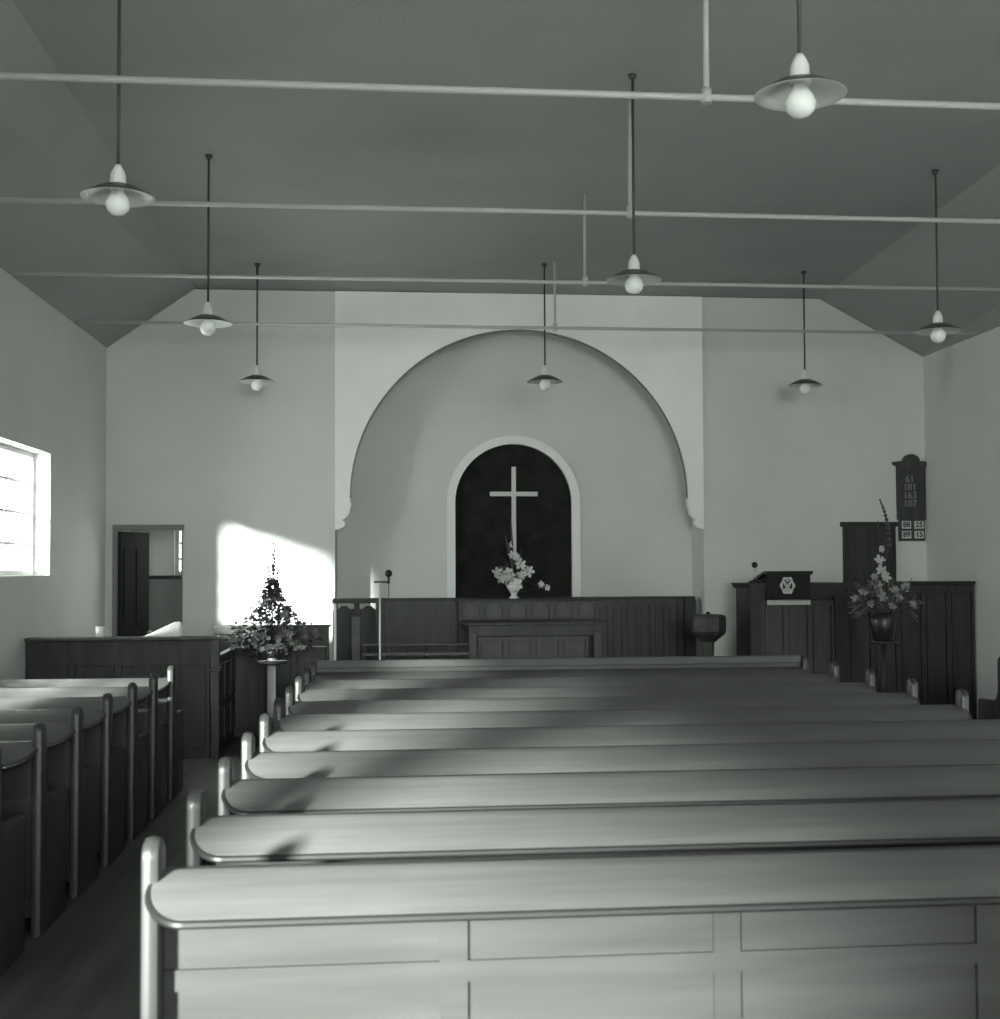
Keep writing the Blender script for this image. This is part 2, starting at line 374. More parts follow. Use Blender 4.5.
# ---------------------------------------------------------------- pews
def pew_end_outline():
    p = [(0, 0)]+[(.057-.057*math.cos(PI*i/14), .986+.057*math.sin(PI*i/14)) for i in range(15)]+[(.116, .74), (.15, .69), (.185, .665), (.47, .655), (.49, .645), (.49, 0)]
    return p
BT, BB, BD, BY = .945, .868, .26, .075    # book ledge: height at the back, height at its lip, depth
def make_pew(name, L, mt=('pew', 'pew_end', 'pew_back', 'moulding_shadow')):
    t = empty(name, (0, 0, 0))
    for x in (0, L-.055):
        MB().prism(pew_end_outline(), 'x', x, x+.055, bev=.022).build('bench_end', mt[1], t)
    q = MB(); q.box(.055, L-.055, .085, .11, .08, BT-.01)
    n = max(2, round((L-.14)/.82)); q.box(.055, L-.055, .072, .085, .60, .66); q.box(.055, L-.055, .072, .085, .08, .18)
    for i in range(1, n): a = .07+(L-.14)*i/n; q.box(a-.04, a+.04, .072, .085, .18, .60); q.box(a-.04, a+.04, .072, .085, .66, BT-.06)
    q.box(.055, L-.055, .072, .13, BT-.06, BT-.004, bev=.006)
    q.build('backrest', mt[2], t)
    # sloping ledge with rounded lower corners
    def ledge(a0, a1, depth, zb, th, off):
        pts = []; rx, ry = .12, depth*.72
        K = 18
        pts.append((a0, 0))
        for i in range(K+1):
            a = PI/2*i/K; pts.append((a0+rx-rx*math.cos(a), -(depth-ry)-ry*math.sin(a)))
        for i in range(K+1):
            a = PI/2*(K-i)/K; pts.append((a1-rx+rx*math.cos(a), -(depth-ry)-ry*math.sin(a)))
        pts.append((a1, 0)); return pts
    q = MB(); pts = ledge(.032, L-.032, BD, BB, .02, 0)
    bm = bmesh.new()
    sl = (BT-BB)/BD
    T = [bm.verts.new((x, y+BY, BT+y*sl)) for x, y in pts]; Bv = [bm.verts.new((x, y+BY, BT+y*sl-.022)) for x, y in pts]
    bm.faces.new(T); bm.faces.new(Bv[::-1]); N = len(pts)
    for i in range(N): bm.faces.new((T[i], Bv[i], Bv[(i+1) % N], T[(i+1) % N]))
    bmesh.ops.recalc_face_normals(bm, faces=bm.faces[:])
    ed = [e for e in bm.edges if all(v in T for v in e.verts)]
    bmesh.ops.bevel(bm, geom=ed, offset=.005, segments=2, affect='EDGES', profile=.5)
    q.merge(bm)
    q.build('book_ledge', mt[0], t); q = MB()
    pp = [Vector((x, y+BY, BT+y*sl-.012)) for x, y in pts]; prev = None
    for i, p in enumerate(pp):
        tg = (pp[min(i+1, len(pp)-1)]-pp[max(i-1, 0)]).normalized(); nn = Vector((0, sl, -1)).normalized(); oo = tg.cross(nn)
        cur = [q.bm.verts.new(p+(nn*math.cos(2*PI*k/8)+oo*math.sin(2*PI*k/8))*.0125) for k in range(8)]
        if prev:
            for k in range(8): f = q.bm.faces.new((prev[k], prev[(k+1) % 8], cur[(k+1) % 8], cur[k])); f.smooth = True
        prev = cur
    q.build('ledge_moulding', mt[3], t)
    q = MB(); q.box(.055, L-.055, .11, .47, .43, .46, bev=.008); q.build('seat', mt[0], t)
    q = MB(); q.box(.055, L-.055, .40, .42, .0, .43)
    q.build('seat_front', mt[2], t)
    for ch in [k for k in C.objects if k.parent == t]:
        for f in ch.data.polygons: f.use_smooth = True
        ch.data.set_sharp_from_angle(angle=math.radians(35))
    return t
OR = ['nearest the camera', 'second from the camera', 'third from the camera', 'fourth from the camera', 'fifth from the camera', 'sixth from the camera', 'seventh from the camera', 'third from the front', 'second from the front', 'at the very front, below the communion table']
PX0, PX1 = -.717, 3.46
p0 = make_pew('church_pew', PX1-PX0)
for i in range(10):
    o = p0 if i == 0 else copy_tree(p0)
    o.location = (PX0, 3.73+.777*i, 0)
    tag(o, 'long wooden pew of the centre block, '+OR[i], 'pew', 'long pews of the centre block')
l0 = make_pew('church_pew', 1.74, ('pew_shaded', 'side_end', 'side_end', 'moulding_shadow'))
LO = ['front', 'second from the front', 'third from the front', 'fourth from the front', 'fifth from the front', 'sixth from the front', 'seventh from the front']
for i in range(7):
    o = l0 if i == 0 else copy_tree(l0)
    o.location = (XL+.02, 10.36-.75*i, 0)
    tag(o, 'short wooden pew left of the aisle, '+('the front one' if i == 0 else LO[i]), 'pew', 'short pews left of the aisle')
for i in range(3):
    o = copy_tree(l0); o.location = (XR-1.76, 10.3-.777*i, 0)
    tag(o, 'short wooden pew by the right wall, '+('the front one' if i == 0 else LO[i]), 'pew', 'short pews by the right wall')

fp = [o for o in C.objects if o.get('label', '').endswith('below the communion table')][0]
LL = PX1-PX0
MB().box(.05, LL-.05, .05, .10, .975, 1.038, bev=.008).build('top_rail', 'pew', fp)
MB().box(.05, LL-.05, .066, .09, .90, .98).build('screen_panel', 'pew_end', fp)

# ---------------------------------------------------------------- choir stalls on the left
def panelled(q, x0, x1, y, z0, z1, n, th=.04, rail=.07, mi=0):
    """framed panelling facing the camera"""
    q.box(x0, x1, y+.03, y+.03+th, z0, z1)
    q.box(x0, x1, y, y+.03, z1-rail, z1); q.box(x0, x1, y, y+.03, z0, z0+rail*1.3)
    for i in range(n+1):
        a = x0+(x1-x0)*i/n; q.box(max(x0, a-.03), min(x1, a+.03), y, y+.03, z0+rail*1.3, z1-rail)
        b = x0+(x1-x0)*(i+1)/n
        if i < n and b-a > .14: q.box(a+.042, b-.042, y+.010, y+.03, z0+rail*1.3+.014, z1-rail-.014)
SA = empty('choir_stall', (-2.6, 12.6, 0), 'dark panelled choir stall against the left wall, with flat top rail, before the doorway', 'choir stall')
q = MB(); bx = -2.6; panelled(q, XL+.02-bx, -1.78-bx, 0, 0, .96, 4); q.build('front_panel', 'dark', SA)
q = MB(); q.box(XL+.02-bx, -1.76-bx, -.01, .05, .96, 1.12); q.build('frieze', 'dark', SA)
q = MB(); q.box(XL+.02-bx, -1.70-bx, -.05, .12, 1.12, 1.155, bev=.01); q.build('top_rail', 'mid', SA)
q = MB(); q.box(-1.76-bx, -1.69-bx, -.04, .05, 0, 1.12); q.box(-1.775-bx, -1.675-bx, -.055, .065, .82, .86, bev=.008); q.build('corner_post', 'mid', SA)
q = MB(); q.box(-1.76-bx, -1.73-bx, .05, 1.5, 0, .93)
for a, b in ((.12, .5), (.6, .98), (1.08, 1.44)): q.box(-1.73-bx, -1.715-bx, a, b, .12, .42); q.box(-1.73-bx, -1.715-bx, a, b, .5, .86)
q.box(-1.77-bx, -1.71-bx, .05, 1.5, .93, .96); q.build('side_panel', 'dark', SA)
q = MB(); q.box(XL+.05-bx, -1.8-bx, .55, .95, .42, .46); q.box(XL+.05-bx, -1.8-bx, .7, .73, 0, .42); q.build('bench_seat', 'mid', SA)
q = MB(); q.box(-2.62-bx, -2.2-bx, -.03, 0, .50, .76); q.box(-2.64-bx, -2.18-bx, -.045, 0, .76, .785); q.build('hymn_shelf', 'mid', SA)

SB = empty('choir_stall', (-1.28, 14.15, 0), 'panelled choir stall front behind the flower stand, lit by a streak of sun', 'choir stall')
q = MB(); panelled(q, -.50, .50, 0, 0, .93, 3); q.build('front_panel', 'dark', SB)
q = MB(); q.box(-.52, .52, -.04, .12, .93, .955, bev=.006); q.build('top_rail', 'mid', SB)
q = MB(); q.box(-.5, .5, .35, .7, .42, .45); q.box(-.5, .5, .5, .53, 0, .42); q.build('bench_seat', 'mid', SB)
q = MB(); panelled(q, -.78, .50, .75, 0, 1.13, 4); q.box(-.80, .52, .73, .85, 1.13, 1.155); q.build('stall_back', 'dark', SB)

# white shape standing in for the sunlit dado patch; mug on the stall top
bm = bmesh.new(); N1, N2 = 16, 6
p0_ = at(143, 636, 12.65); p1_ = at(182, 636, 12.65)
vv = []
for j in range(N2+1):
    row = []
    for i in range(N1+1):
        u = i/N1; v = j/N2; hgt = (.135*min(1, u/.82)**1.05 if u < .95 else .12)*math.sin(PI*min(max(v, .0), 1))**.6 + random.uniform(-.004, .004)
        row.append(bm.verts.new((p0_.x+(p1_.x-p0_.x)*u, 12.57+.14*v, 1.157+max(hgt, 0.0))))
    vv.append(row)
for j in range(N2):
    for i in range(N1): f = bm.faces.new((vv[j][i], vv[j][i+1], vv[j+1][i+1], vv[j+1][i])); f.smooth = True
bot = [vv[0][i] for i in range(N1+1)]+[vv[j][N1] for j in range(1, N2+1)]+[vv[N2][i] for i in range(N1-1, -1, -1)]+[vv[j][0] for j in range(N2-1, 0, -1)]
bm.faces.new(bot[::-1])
q = MB(); q.merge(bm); recenter(q.build('sunlit_patch', 'white', label='white shape standing in for a sunlit patch of the dado, on the stall top rail in front of the doorway', cat='cloth'))
px_ = at(100, 630, 12.62)
mg = empty('mug', (px_.x, 12.62, 1.156), 'small white mug on the stall top at the left edge of the photo', 'mug')
MB().lathe([(0, 0), (.036, 0), (.04, .01), (.04, .10), (.036, .10), (.035, .012), (0, .012)], n=20).build('mug_body', 'vase_white', mg)
MB().path([(.038, 0, .08), (.06, 0, .075), (.068, 0, .05), (.06, 0, .03), (.038, 0, .025)], .006).build('mug_handle', 'vase_white', mg)

# ---------------------------------------------------------------- recess screen, table, rail
WY = 16.15
z1 = at(500, 597.5, WY).z
sx0, sx1 = at(381, 600, WY).x, at(694, 600, WY).x
SC = empty('panelled_screen', ((sx0+sx1)/2, WY, 0), 'long dark panelled wainscot screen standing across the arched recess', 'screen')
hw = (sx1-sx0)/2
q = MB(); panelled(q, -hw, hw, 0, 0, z1-.03, 22, rail=.09); q.build('panelling', 'dark', SC)
q = MB(); q.box(-hw-.01, hw+.01, -.03, .07, z1-.03, z1, bev=.006); q.build('top_rail', 'darker', SC)
q = MB(); q.box(hw-.13, hw+.01, -.06, .0, 0, z1-.03); q.build('end_post', 'darker', SC)
TB = empty('altar_shelf', (1.60, 15.92, 0), 'dark carved altar shelf behind the communion table, carrying the white flowers', 'shelf')
zr = at(515, 598.5, 15.92).z
q = MB(); panelled(q, -.86, .86, -.02, 0, zr-.03, 6, rail=.08, th=.15); q.build('shelf_body', 'dark', TB)
q = MB(); q.box(-.90, .90, -.06, .18, zr-.03, zr, bev=.006); q.build('shelf_top', 'darker', TB)
for i in range(6):
    a = -.86+(i+.5)*1.72/6; q = MB(); q.prism([(a-.09, zr-.23), (a-.09, zr-.15)]+arc(a, zr-.15, .09, PI, 0, 8)[1:-1]+[(a+.09, zr-.15), (a+.09, zr-.23)], 'y', -.03, -.012); q.build('carved_arch', 'mid', TB)
tz = at(530, 622, 15.0).z; tx0, tx1 = at(464, 622, 15).x, at(606, 622, 15).x
T = empty('communion_table', ((tx0+tx1)/2, 15.0, 0), 'dark wooden communion table with panelled front, centred below the cross', 'table'); hw = (tx1-tx0)/2
q = MB(); q.box(-hw, hw, 0, .7, tz-.04, tz, bev=.008); q.build('table_top', 'dark', T)
q = MB(); q.box(-hw+.06, hw-.06, .04, .08, tz-.16, tz-.04); q.box(-hw+.06, hw-.06, .62, .66, tz-.16, tz-.04); q.build('apron', 'dark', T)
q = MB(); panelled(q, -hw+.16, hw-.2, .07, .1, tz-.17, 4, rail=.05); q.build('front_panel', 'mid', T)
for x in (-hw+.06, hw-.14):
    for y in (.03, .58): MB().box(x, x+.09, y, y+.09, 0, tz-.12, bev=.006).build('leg', 'mid', T)
# low rail left of the table
rx_0, rx_1 = at(362, 645, 14.3).x, at(468, 645, 14.3).x; rz1 = at(420, 643, 14.3).z
R = empty('communion_rail', ((rx_0+rx_1)/2, 14.3, 0), 'low wooden rail with pale top in front of the screen, left of the communion table', 'rail'); hw = (rx_1-rx_0)/2
q = MB(); q.box(-hw, hw, -.06, .06, rz1-.03, rz1, bev=.008); q.build('top_rail', 'pew_end', R)
q = MB(); q.box(-hw, hw, -.10, .02, rz1-.13, rz1-.10); q.build('lower_rail', 'pew_end', R)
for i in range(6): a = -hw+.03+i*(2*hw-.06)/5; MB().lathe([(0, 0), (.025, 0), (.025, .1), (.012, .2), (.026, .35), (.014, .6), (.022, rz1-.05), (.022, rz1-.028), (0, rz1-.028)], (a, 0, 0), n=12).build('baluster', 'dark', R)

# font
fz = at(708, 613.5, 14.6).z; fx = at(708, 613, 14.6).x
F = empty('baptismal_font', (fx, 14.6, 0), 'dark octagonal baptismal font on a slim pedestal between the screen and the pulpit', 'font')
MB().lathe([(0, fz-.03), (.16, fz-.03), (.195, fz-.02), (.205, fz-.05), (.205, fz-.20), (.185, fz-.24), (.12, fz-.29), (.09, fz-.32), (0, fz-.32)], n=8, smooth=False).build('bowl', 'stone', F)
MB().lathe([(0, fz-.32), (.07, fz-.32), (.065, fz-.4), (.065, .22), (.09, .18), (0, .18)], n=8, smooth=False).build('pedestal', 'stone', F)
MB().lathe([(0, 0), (.2, 0), (.2, .08), (.15, .12), (.14, .18), (0, .18)], n=8, smooth=False).build('font_base', 'stone', F)
MB().lathe([(.0, fz+.025), (.02, fz+.015), (.03, fz-.005), (.17, fz-.012), (.18, fz-.028), (0, fz-.028)], n=8, smooth=False).build('font_lid', 'darker', F)

# lectern frame with chairs behind, left of the recess
LY = 14.9
lx0, lx1 = at(333, 600, LY).x, at(380.5, 600, LY).x; lz = at(356, 598.5, LY).z
Lc = empty('reading_desk', ((lx0+lx1)/2, LY, 0), 'tall narrow reading desk with dark flat top and slim legs, left of the recess', 'reading desk'); hw = (lx1-lx0)/2
q = MB(); q.box(-hw, hw, -.2, .2, lz-.05, lz, bev=.008); q.build('desk_top', 'darker', Lc)
for x, y in ((-hw+.015, -.17), (-hw+.015, .15), (hw-.05, -.17), (hw-.05, .15)): MB().box(x, x+.03, y, y+.03, 0, lz-.05).build('leg', 'cross' if x < 0 and y < 0 else 'darker', Lc)  # front left leg coloured pale for its sunlit edge
q = MB(); q.box(-.03, .03, -.02, .02, lz-.2, lz-.05); q.build('centre_bracket', 'darker', Lc)
q = MB(); q.box(-.055, .045, -.03, .03, .0, lz-.2, bev=.01); q.build('centre_post', 'pew', Lc)  # paler wood puts the light on the lower post into its colour
def chair(x, lab, y=15.45):
    t = empty('choir_chair', (x, y, 0), lab, 'chair', 'dark chairs behind the reading desk')
    zt = at(345, 606, y).z; w = .112
    for s_ in (-1, 1):
        MB().box(s_*w-.018, s_*w+.018, .0, .04, 0, zt-.08, bev=.005).build('leg', 'darker', t)
        MB().box(s_*w-.018, s_*w+.018, .34, .38, 0, .42, bev=.005).build('leg', 'darker', t)
    MB().box(-w-.03, w+.03, .0, .40, .42, .46, bev=.01).build('seat', 'darker', t)
    pr = [(-w-.02, .55), (w+.02, .55), (w+.02, zt-.05), (w-.01, zt-.03), (w-.03, zt-.045), (.05, zt-.02), (.03, zt), (-.03, zt), (-.05, zt-.02), (-w+.03, zt-.045), (-w+.01, zt-.03), (-w-.02, zt-.05)]
    MB().prism(pr, 'y', .005, .035, bev=.004).build('backrest', 'darker', t)
chair(at(344, 620, 15.45).x, 'dark scroll-topped chair behind the reading desk, the left of the two')
chair(at(368.5, 620, 15.45).x, 'dark scroll-topped chair behind the reading desk, the right of the two')
# microphone stand
MY = 14.05
a = at(380, 590, MY); b0 = at(374, 582, MY); b1 = at(388, 582, MY); hd = at(388.5, 573.5, MY)
MS = empty('microphone_stand', (a.x, MY, 0), 'thin microphone stand with short boom beside the reading desk', 'microphone stand')
MB().tube((0, 0, .03), (0, 0, b0.z), .011, n=8).build('pole', 'brass', MS)
MB().lathe([(0, 0), (.14, 0), (.14, .015), (.03, .035), (0, .035)], n=24).build('base', 'darker', MS)
MB().tube((b0.x-a.x, 0, b0.z), (b1.x-a.x, 0, b1.z), .010, n=8).build('boom', 'flex', MS)
q = MB().sphere((hd.x-a.x, 0, hd.z), .042).tube((hd.x-a.x, 0, b1.z-.02), (hd.x-a.x, 0, hd.z-.03), .014, n=8); q.build('microphone_head', 'vase_dark', MS)
q = MB(); q.path([(hd.x-a.x, 0, b1.z-.02), (hd.x-a.x+.008, .0, 1.2), (hd.x-a.x+.02, 0, .7), (hd.x-a.x+.01, 0, .04)], .005); q.build('cable', 'flex', MS)

# ---------------------------------------------------------------- pulpit
PY = 14.5
x0, x1 = 3.99, 5.12; zt = 1.60
PU = empty('pulpit', ((x0+x1)/2, PY, 0), 'broad dark wooden pulpit with moulded cornice and pilasters', 'pulpit'); hw = (x1-x0)/2
q = MB(); q.box(-hw+.02, hw-.02, .06, .66, 0, zt-.06); q.build('pulpit_body', 'dark', PU)
q = MB(); panelled(q, -hw+.14, hw-.14, .0, .3, zt-.2, 3, rail=.06); q.build('front_panel', 'mid', PU)
q = MB(); q.prism([(-hw-.03, zt), (hw+.03, zt), (hw+.015, zt-.025), (hw, zt-.06), (-hw, zt-.06), (-hw-.015, zt-.025)], 'y', -.06, .70); q.box(-hw, hw, -.015, .03, zt-.16, zt-.06); q.build('cornice', 'darker', PU)
for s_ in (-1, 1):
    xa = s_*(hw-.07); q = MB(); q.box(xa-.07, xa+.07, -.035, .03, 0, zt-.14); q.box(xa-.08, xa+.08, -.045, .03, zt-.19, zt-.14); q.build('pilaster', 'darker', PU)
# book rest with cloth fall
bx0, bx1 = at(766, 571, PY-.1).x, at(811, 571, PY-.1).x; bz = at(790, 571, PY-.1).z; bzb = at(790, 600, PY-.1).z
BR = empty('book_rest', ((bx0+bx1)/2, PY, zt), 'black draped book rest on top of the pulpit', 'book rest'); hw2 = (bx1-bx0)/2
q = MB(); q.box(-hw2+.05, hw2-.05, .05, .3, 0, bz-zt-.04); q.build('stand', 'darker', BR)
q = MB(); q.prism([(-.08, bz-zt), (.36, bz-zt-.08), (.36, bz-zt-.11), (-.08, bz-zt-.035)], 'x', -hw2-.02, hw2+.03, bev=.005); q.build('desk', 'darker', BR)
FA = empty('pulpit_fall', ((bx0+bx1)/2, PY-.1, bzb), 'black pulpit fall with round pale emblem and pale fringe', 'cloth')
q = MB(); N = 30; hh = bz-bzb-.01
bm = bmesh.new(); rows = []
for j in range(7):
    rows.append([bm.verts.new((-hw2+.01+(2*hw2-.02)*i/N, .02*1-.006*math.sin(i*.9)*(1-j/6)-.012, hh*j/6)) for i in range(N+1)])
for j in range(6):
    for i in range(N): f = bm.faces.new((rows[j][i], rows[j][i+1], rows[j+1][i+1], rows[j+1][i])); f.smooth = True
q.merge(bm); o = q.build('cloth', 'fall', FA); so_ = o.modifiers.new('thick', 'SOLIDIFY'); so_.thickness = .006
q = MB(); fr0, fr1 = -hw2+.01, hw2-.01
for i in range(44): a = fr0+(fr1-fr0)*(i+.5)/44; q.box(a-.005, a+.005, -.004, .004, -.055, -.002)
q.box(fr0, fr1, -.004, .004, -.01, .002)
q.build('fringe', 'badge', FA)
# emblem: a ringed bush-like badge
ex, ez = at(787, 585, PY-.1).x-(bx0+bx1)/2, at(787, 585.5, PY-.1).z-bzb
q = MB(); K = 24
O = [((.082+.009*math.cos(6*2*PI*i/K*1.0))*math.cos(2*PI*i/K)+ex, (.098+.009*math.cos(6*2*PI*i/K))*math.sin(2*PI*i/K)+ez) for i in range(K)]
I = [(.058*math.cos(2*PI*i/K)+ex, .072*math.sin(2*PI*i/K)+ez) for i in range(K)]
for i in range(K): j = (i+1) % K; q.prism([I[i], O[i], O[j], I[j]], 'y', -.024, -.014)
for pts in ([(-.05, .04), (-.03, .05), (.0, -.005), (-.01, -.05)], [(.05, .04), (.03, .05), (.0, -.005), (.01, -.05)], [(-.012, -.075), (.012, -.075), (.015, .0), (0, .03), (-.015, .0)], [(-.045, -.055), (-.02, -.06), (-.01, -.02), (-.03, -.03)], [(.045, -.055), (.02, -.06), (.01, -.02), (.03, -.03)], [(-.02, .045), (.02, .045), (0, .075)]):
    q.prism([(ex+a, ez+b) for a, b in pts], 'y', -.023, -.013)
q.build('emblem', 'badge', FA)
mx = at(756, 583, PY).x
MI = empty('desk_microphone', (mx, PY+.05, zt), 'small round-headed microphone on a weighted base at the left end of the pulpit', 'microphone')
mz = at(756, 565, PY).z-zt
MB().lathe([(0, 0), (.075, 0), (.07, .02), (.035, .04), (0, .045)], n=20).build('base', 'vase_dark', MI)
MB().tube((-.014, 0, .03), (-.014, 0, mz-.02), .005).tube((.014, 0, .03), (.014, 0, mz-.02), .005).build('stem', 'brass', MI)
MB().sphere((0, 0, mz), .036).build('microphone_head', 'vase_dark', MI)
# screen right of the pulpit
x0, x1 = 5.17, XR-.02
O2 = empty('panelled_screen', ((x0+x1)/2, PY+.1, 0), 'dark panelled enclosure between the pulpit and the right wall', 'screen'); hw = (x1-x0)/2
q = MB(); panelled(q, -hw, hw, 0, 0, 1.57, 5, rail=.1); q.build('panelling', 'dark', O2)
q = MB(); q.box(-hw-.02, hw, -.04, .10, 1.57, 1.61, bev=.006); q.build('top_rail', 'darker', O2)
# hymn board on the end wall
a = at(897, 541, YE-.03); b = at(926, 462, YE-.03)
HB = empty('hymn_board', ((a.x+b.x)/2, YE, a.z), 'dark wooden hymn board with curved top hanging on the right end wall', 'hymn board'); hw = (b.x-a.x)/2-.01; H = b.z-a.z
q = MB(); q.box(-hw, hw, -.03, 0, .27, H-.02); q.build('board', 'board', HB)
q = MB(); q.box(-hw+.02, hw-.02, -.035, 0, 0, .27); q.build('lower_board', 'board', HB, label='lower card holder with white cards')
q = MB(); q.prism([(-hw-.05, H), (-hw-.05, H-.03), (-hw, H-.06), (hw, H-.06), (hw+.05, H-.03), (hw+.05, H), (hw-.05, H+.01)]+[(.11*math.cos(t_), H+.01+.09*math.sin(t_)) for t_ in [PI*i/10 for i in range(11)]]+[(-hw+.05, H+.01)], 'y', -.055, 0); q.build('pediment', 'board', HB)
def text(s, size, x, y, z, m, parent, name):
    cu = bpy.data.curves.new('t', 'FONT'); cu.body = s; cu.size = size; cu.extrude = .002; cu.align_x = 'CENTER'; cu.align_y = 'CENTER'; cu.offset = .002
    to = bpy.data.objects.new('t', cu); C.objects.link(to); bpy.context.view_layer.update()
    me = bpy.data.meshes.new_from_object(to.evaluated_get(bpy.context.evaluated_depsgraph_get())); bpy.data.objects.remove(to); bpy.data.curves.remove(cu)
    me.transform(Matrix.Translation((x, y, z)) @ Matrix.Rotation(PI/2, 4, 'X')); me.materials.clear(); me.materials.append(M[m])
    o = bpy.data.objects.new(name, me); C.objects.link(o); o.parent = parent; return o
for i, s_ in enumerate(['61', '181', '163', '107']):
    text(s_, .12, -.02, -.034, H-.22-i*.105, 'moulding', HB, 'number')
for r_ in range(2):
    zz = .205-r_*.125
    for cx_, ww, s_ in ((-.075, .12, '88' if r_ == 0 else '89'), (.09, .12, '25' if r_ == 0 else '15')):
        o = MB().box(cx_-ww/2, cx_+ww/2, -.042, -.034, zz-.048, zz+.048).build('number_card', 'card', HB)
        t_ = text(s_, .095, cx_, -.044, zz, 'ink', o, 'number')

# cross on the niche wall
a = at(513.5, 467, YR+.08); arms = at(536.5, 494, YR+.06).z
q = MB(); cxx = a.x; hwc = .31; tt = .029; yb = YR+.045
q.prism([(cxx-tt, 1.95), (cxx+tt, 1.95), (cxx+tt, arms-tt), (cxx+hwc, arms-tt), (cxx+hwc, arms+tt), (cxx+tt, arms+tt), (cxx+tt, a.z), (cxx-tt, a.z), (cxx-tt, arms+tt), (cxx-hwc, arms+tt), (cxx-hwc, arms-tt), (cxx-tt, arms-tt)], 'y', yb, YR+.076, bev=.004)
recenter(q.build('cross', 'cross', label='plain pale cross fixed in the dark arched niche', cat='cross'))

# ---------------------------------------------------------------- flowers
def leaf(q, p, d, L, W, mi=0, droop=.3):
    p, d = Vector(p), Vector(d).normalized(); s_ = d.cross(Vector((0, 0, 1)));
    if s_.length < .05: s_ = Vector((1, 0, 0))
    s_.normalize(); s_ = (s_*math.cos(.5)+Vector((random.uniform(-.6, .6), random.uniform(-.6, .6), random.uniform(-.6, .6)))).normalized(); K = 4; prev = None
    for i in range(K+1):
        t = i/K; c_ = p+d*L*t+Vector((0, 0, -droop*L*t*t)); wd = W*math.sin(PI*min(.97, t*.9+.06))
        cur = (q.bm.verts.new(c_-s_*wd), q.bm.verts.new(c_+Vector((0, 0, -wd*.3))), q.bm.verts.new(c_+s_*wd))
        if prev:
            for k in (0, 1):
                f = q.bm.faces.new((prev[k], prev[k+1], cur[k+1], cur[k])); f.material_index = mi; f.smooth = True
        prev = cur
def bloom(q, p, r, d=None, petals=6, mi=0):
    p = Vector(p); d = Vector(d or (random.uniform(-.5, .5), -1, random.uniform(-.2, .6))).normalized(); a = d.orthogonal().normalized(); b = d.cross(a)
    q.sphere(p, r*.22, mi=mi, n=8)
    for i in range(petals):
        an = 2*PI*i/petals+random.uniform(-.2, .2); o_ = a*math.cos(an)+b*math.sin(an); t_ = -a*math.sin(an)+b*math.cos(an)
        rr = r*random.uniform(.85, 1.15)
        pts = [(0, .0, 0), (.35, .22, .10), (.7, .30, .28), (1.0, .12, .34)]
        prev = None
        for (u, wd, h) in pts:
            c_ = p+o_*rr*u+d*rr*h; cur = (q.bm.verts.new(c_-t_*rr*wd), q.bm.verts.new(c_+d*(-.06*rr)), q.bm.verts.new(c_+t_*rr*wd))
            if prev:
                for k in (0, 1): f = q.bm.faces.new((prev[k], prev[k+1], cur[k+1], cur[k])); f.material_index = mi; f.smooth = True
            prev = cur
# stand and arrangement by the left aisle
S1 = at(272, 661, 13.0); sz = S1.z
ST = empty('flower_stand', (S1.x, 13.0, 0), 'pedestal flower stand with square column and round top, at the left aisle', 'flower stand')
MB().lathe([(0, sz-.03), (.12, sz-.03), (.148, sz-.02), (.15, sz), (0, sz)], n=28).build('stand_top', 'darker', ST)
MB().box(-.042, .042, -.042, .042, .05, sz-.03, bev=.005).build('column', 'mid', ST)
MB().box(-.15, .15, -.15, .15, 0, .05, bev=.008).build('stand_base', 'dark', ST)
V1 = recenter(MB().lathe([(0, 0), (.045, 0), (.05, .01), (.035, .04), (.05, .09), (.062, .14), (.064, .165), (.058, .165), (.045, .09), (0, .03)], (S1.x, 13.0, sz), n=24).build('vase', 'vase_white', label='small white vase on the left flower stand', cat='vase'))
B1 = empty('flower_arrangement', (S1.x, 13.0, sz+.13), 'tall pyramid of dark leafy flowers in the white vase by the left aisle', 'flowers')
rnd = random.Random(3)
HW = [(-.08, .14), (-.02, .36), (.05, .44), (.12, .46), (.2, .38), (.28, .27), (.36, .20), (.46, .11), (.62, .05), (.74, .025), (1.2, .012)]
def hwid(z):
    for (a0, b0), (a1, b1) in zip(HW, HW[1:]):
        if z <= a1: return b0+(b1-b0)*(max(z, a0)-a0)/(a1-a0)
    return .012
q = MB()
q.tube((0, 0, -.10), (0, 0, .55), .008, .004, n=6)
for i in range(46):
    z = rnd.uniform(.0, .5); an = rnd.uniform(0, 2*PI); h = hwid(z)*rnd.uniform(.5, 1)
    q.tube((0, 0, min(.0+z*.2, .1)), (h*math.cos(an), h*math.sin(an)*.8, z), .003, .002, n=5)
q.build('stems', 'leaf', B1)
q = MB(); random.seed(11)
for i in range(820):
    z = (rnd.random()**1.5)*.74-.08; an = rnd.uniform(0, 2*PI); h = hwid(z)*math.sqrt(rnd.random())
    h *= rnd.uniform(.75, 1.12)
    leaf(q, (h*math.cos(an), h*math.sin(an)*.8, z), (math.cos(an)+rnd.uniform(-.6, .6), math.sin(an)+rnd.uniform(-.6, .6), rnd.uniform(-.3, .8)), rnd.uniform(.04, .08), rnd.uniform(.014, .028))
q.build('foliage', 'leaf', B1, kind='stuff')
for i in range(84):
    z = (rnd.random()**1.4)*.66+.0; an = rnd.uniform(PI*.9, 2.1*PI); h = hwid(z)*rnd.uniform(.5, 1.0)
    q = MB(); bloom(q, (h*math.cos(an), h*math.sin(an)*.8, z), rnd.uniform(.024, .042)); q.build('bloom', 'petal_grey' if rnd.random() < .3 else 'leaf2', B1)
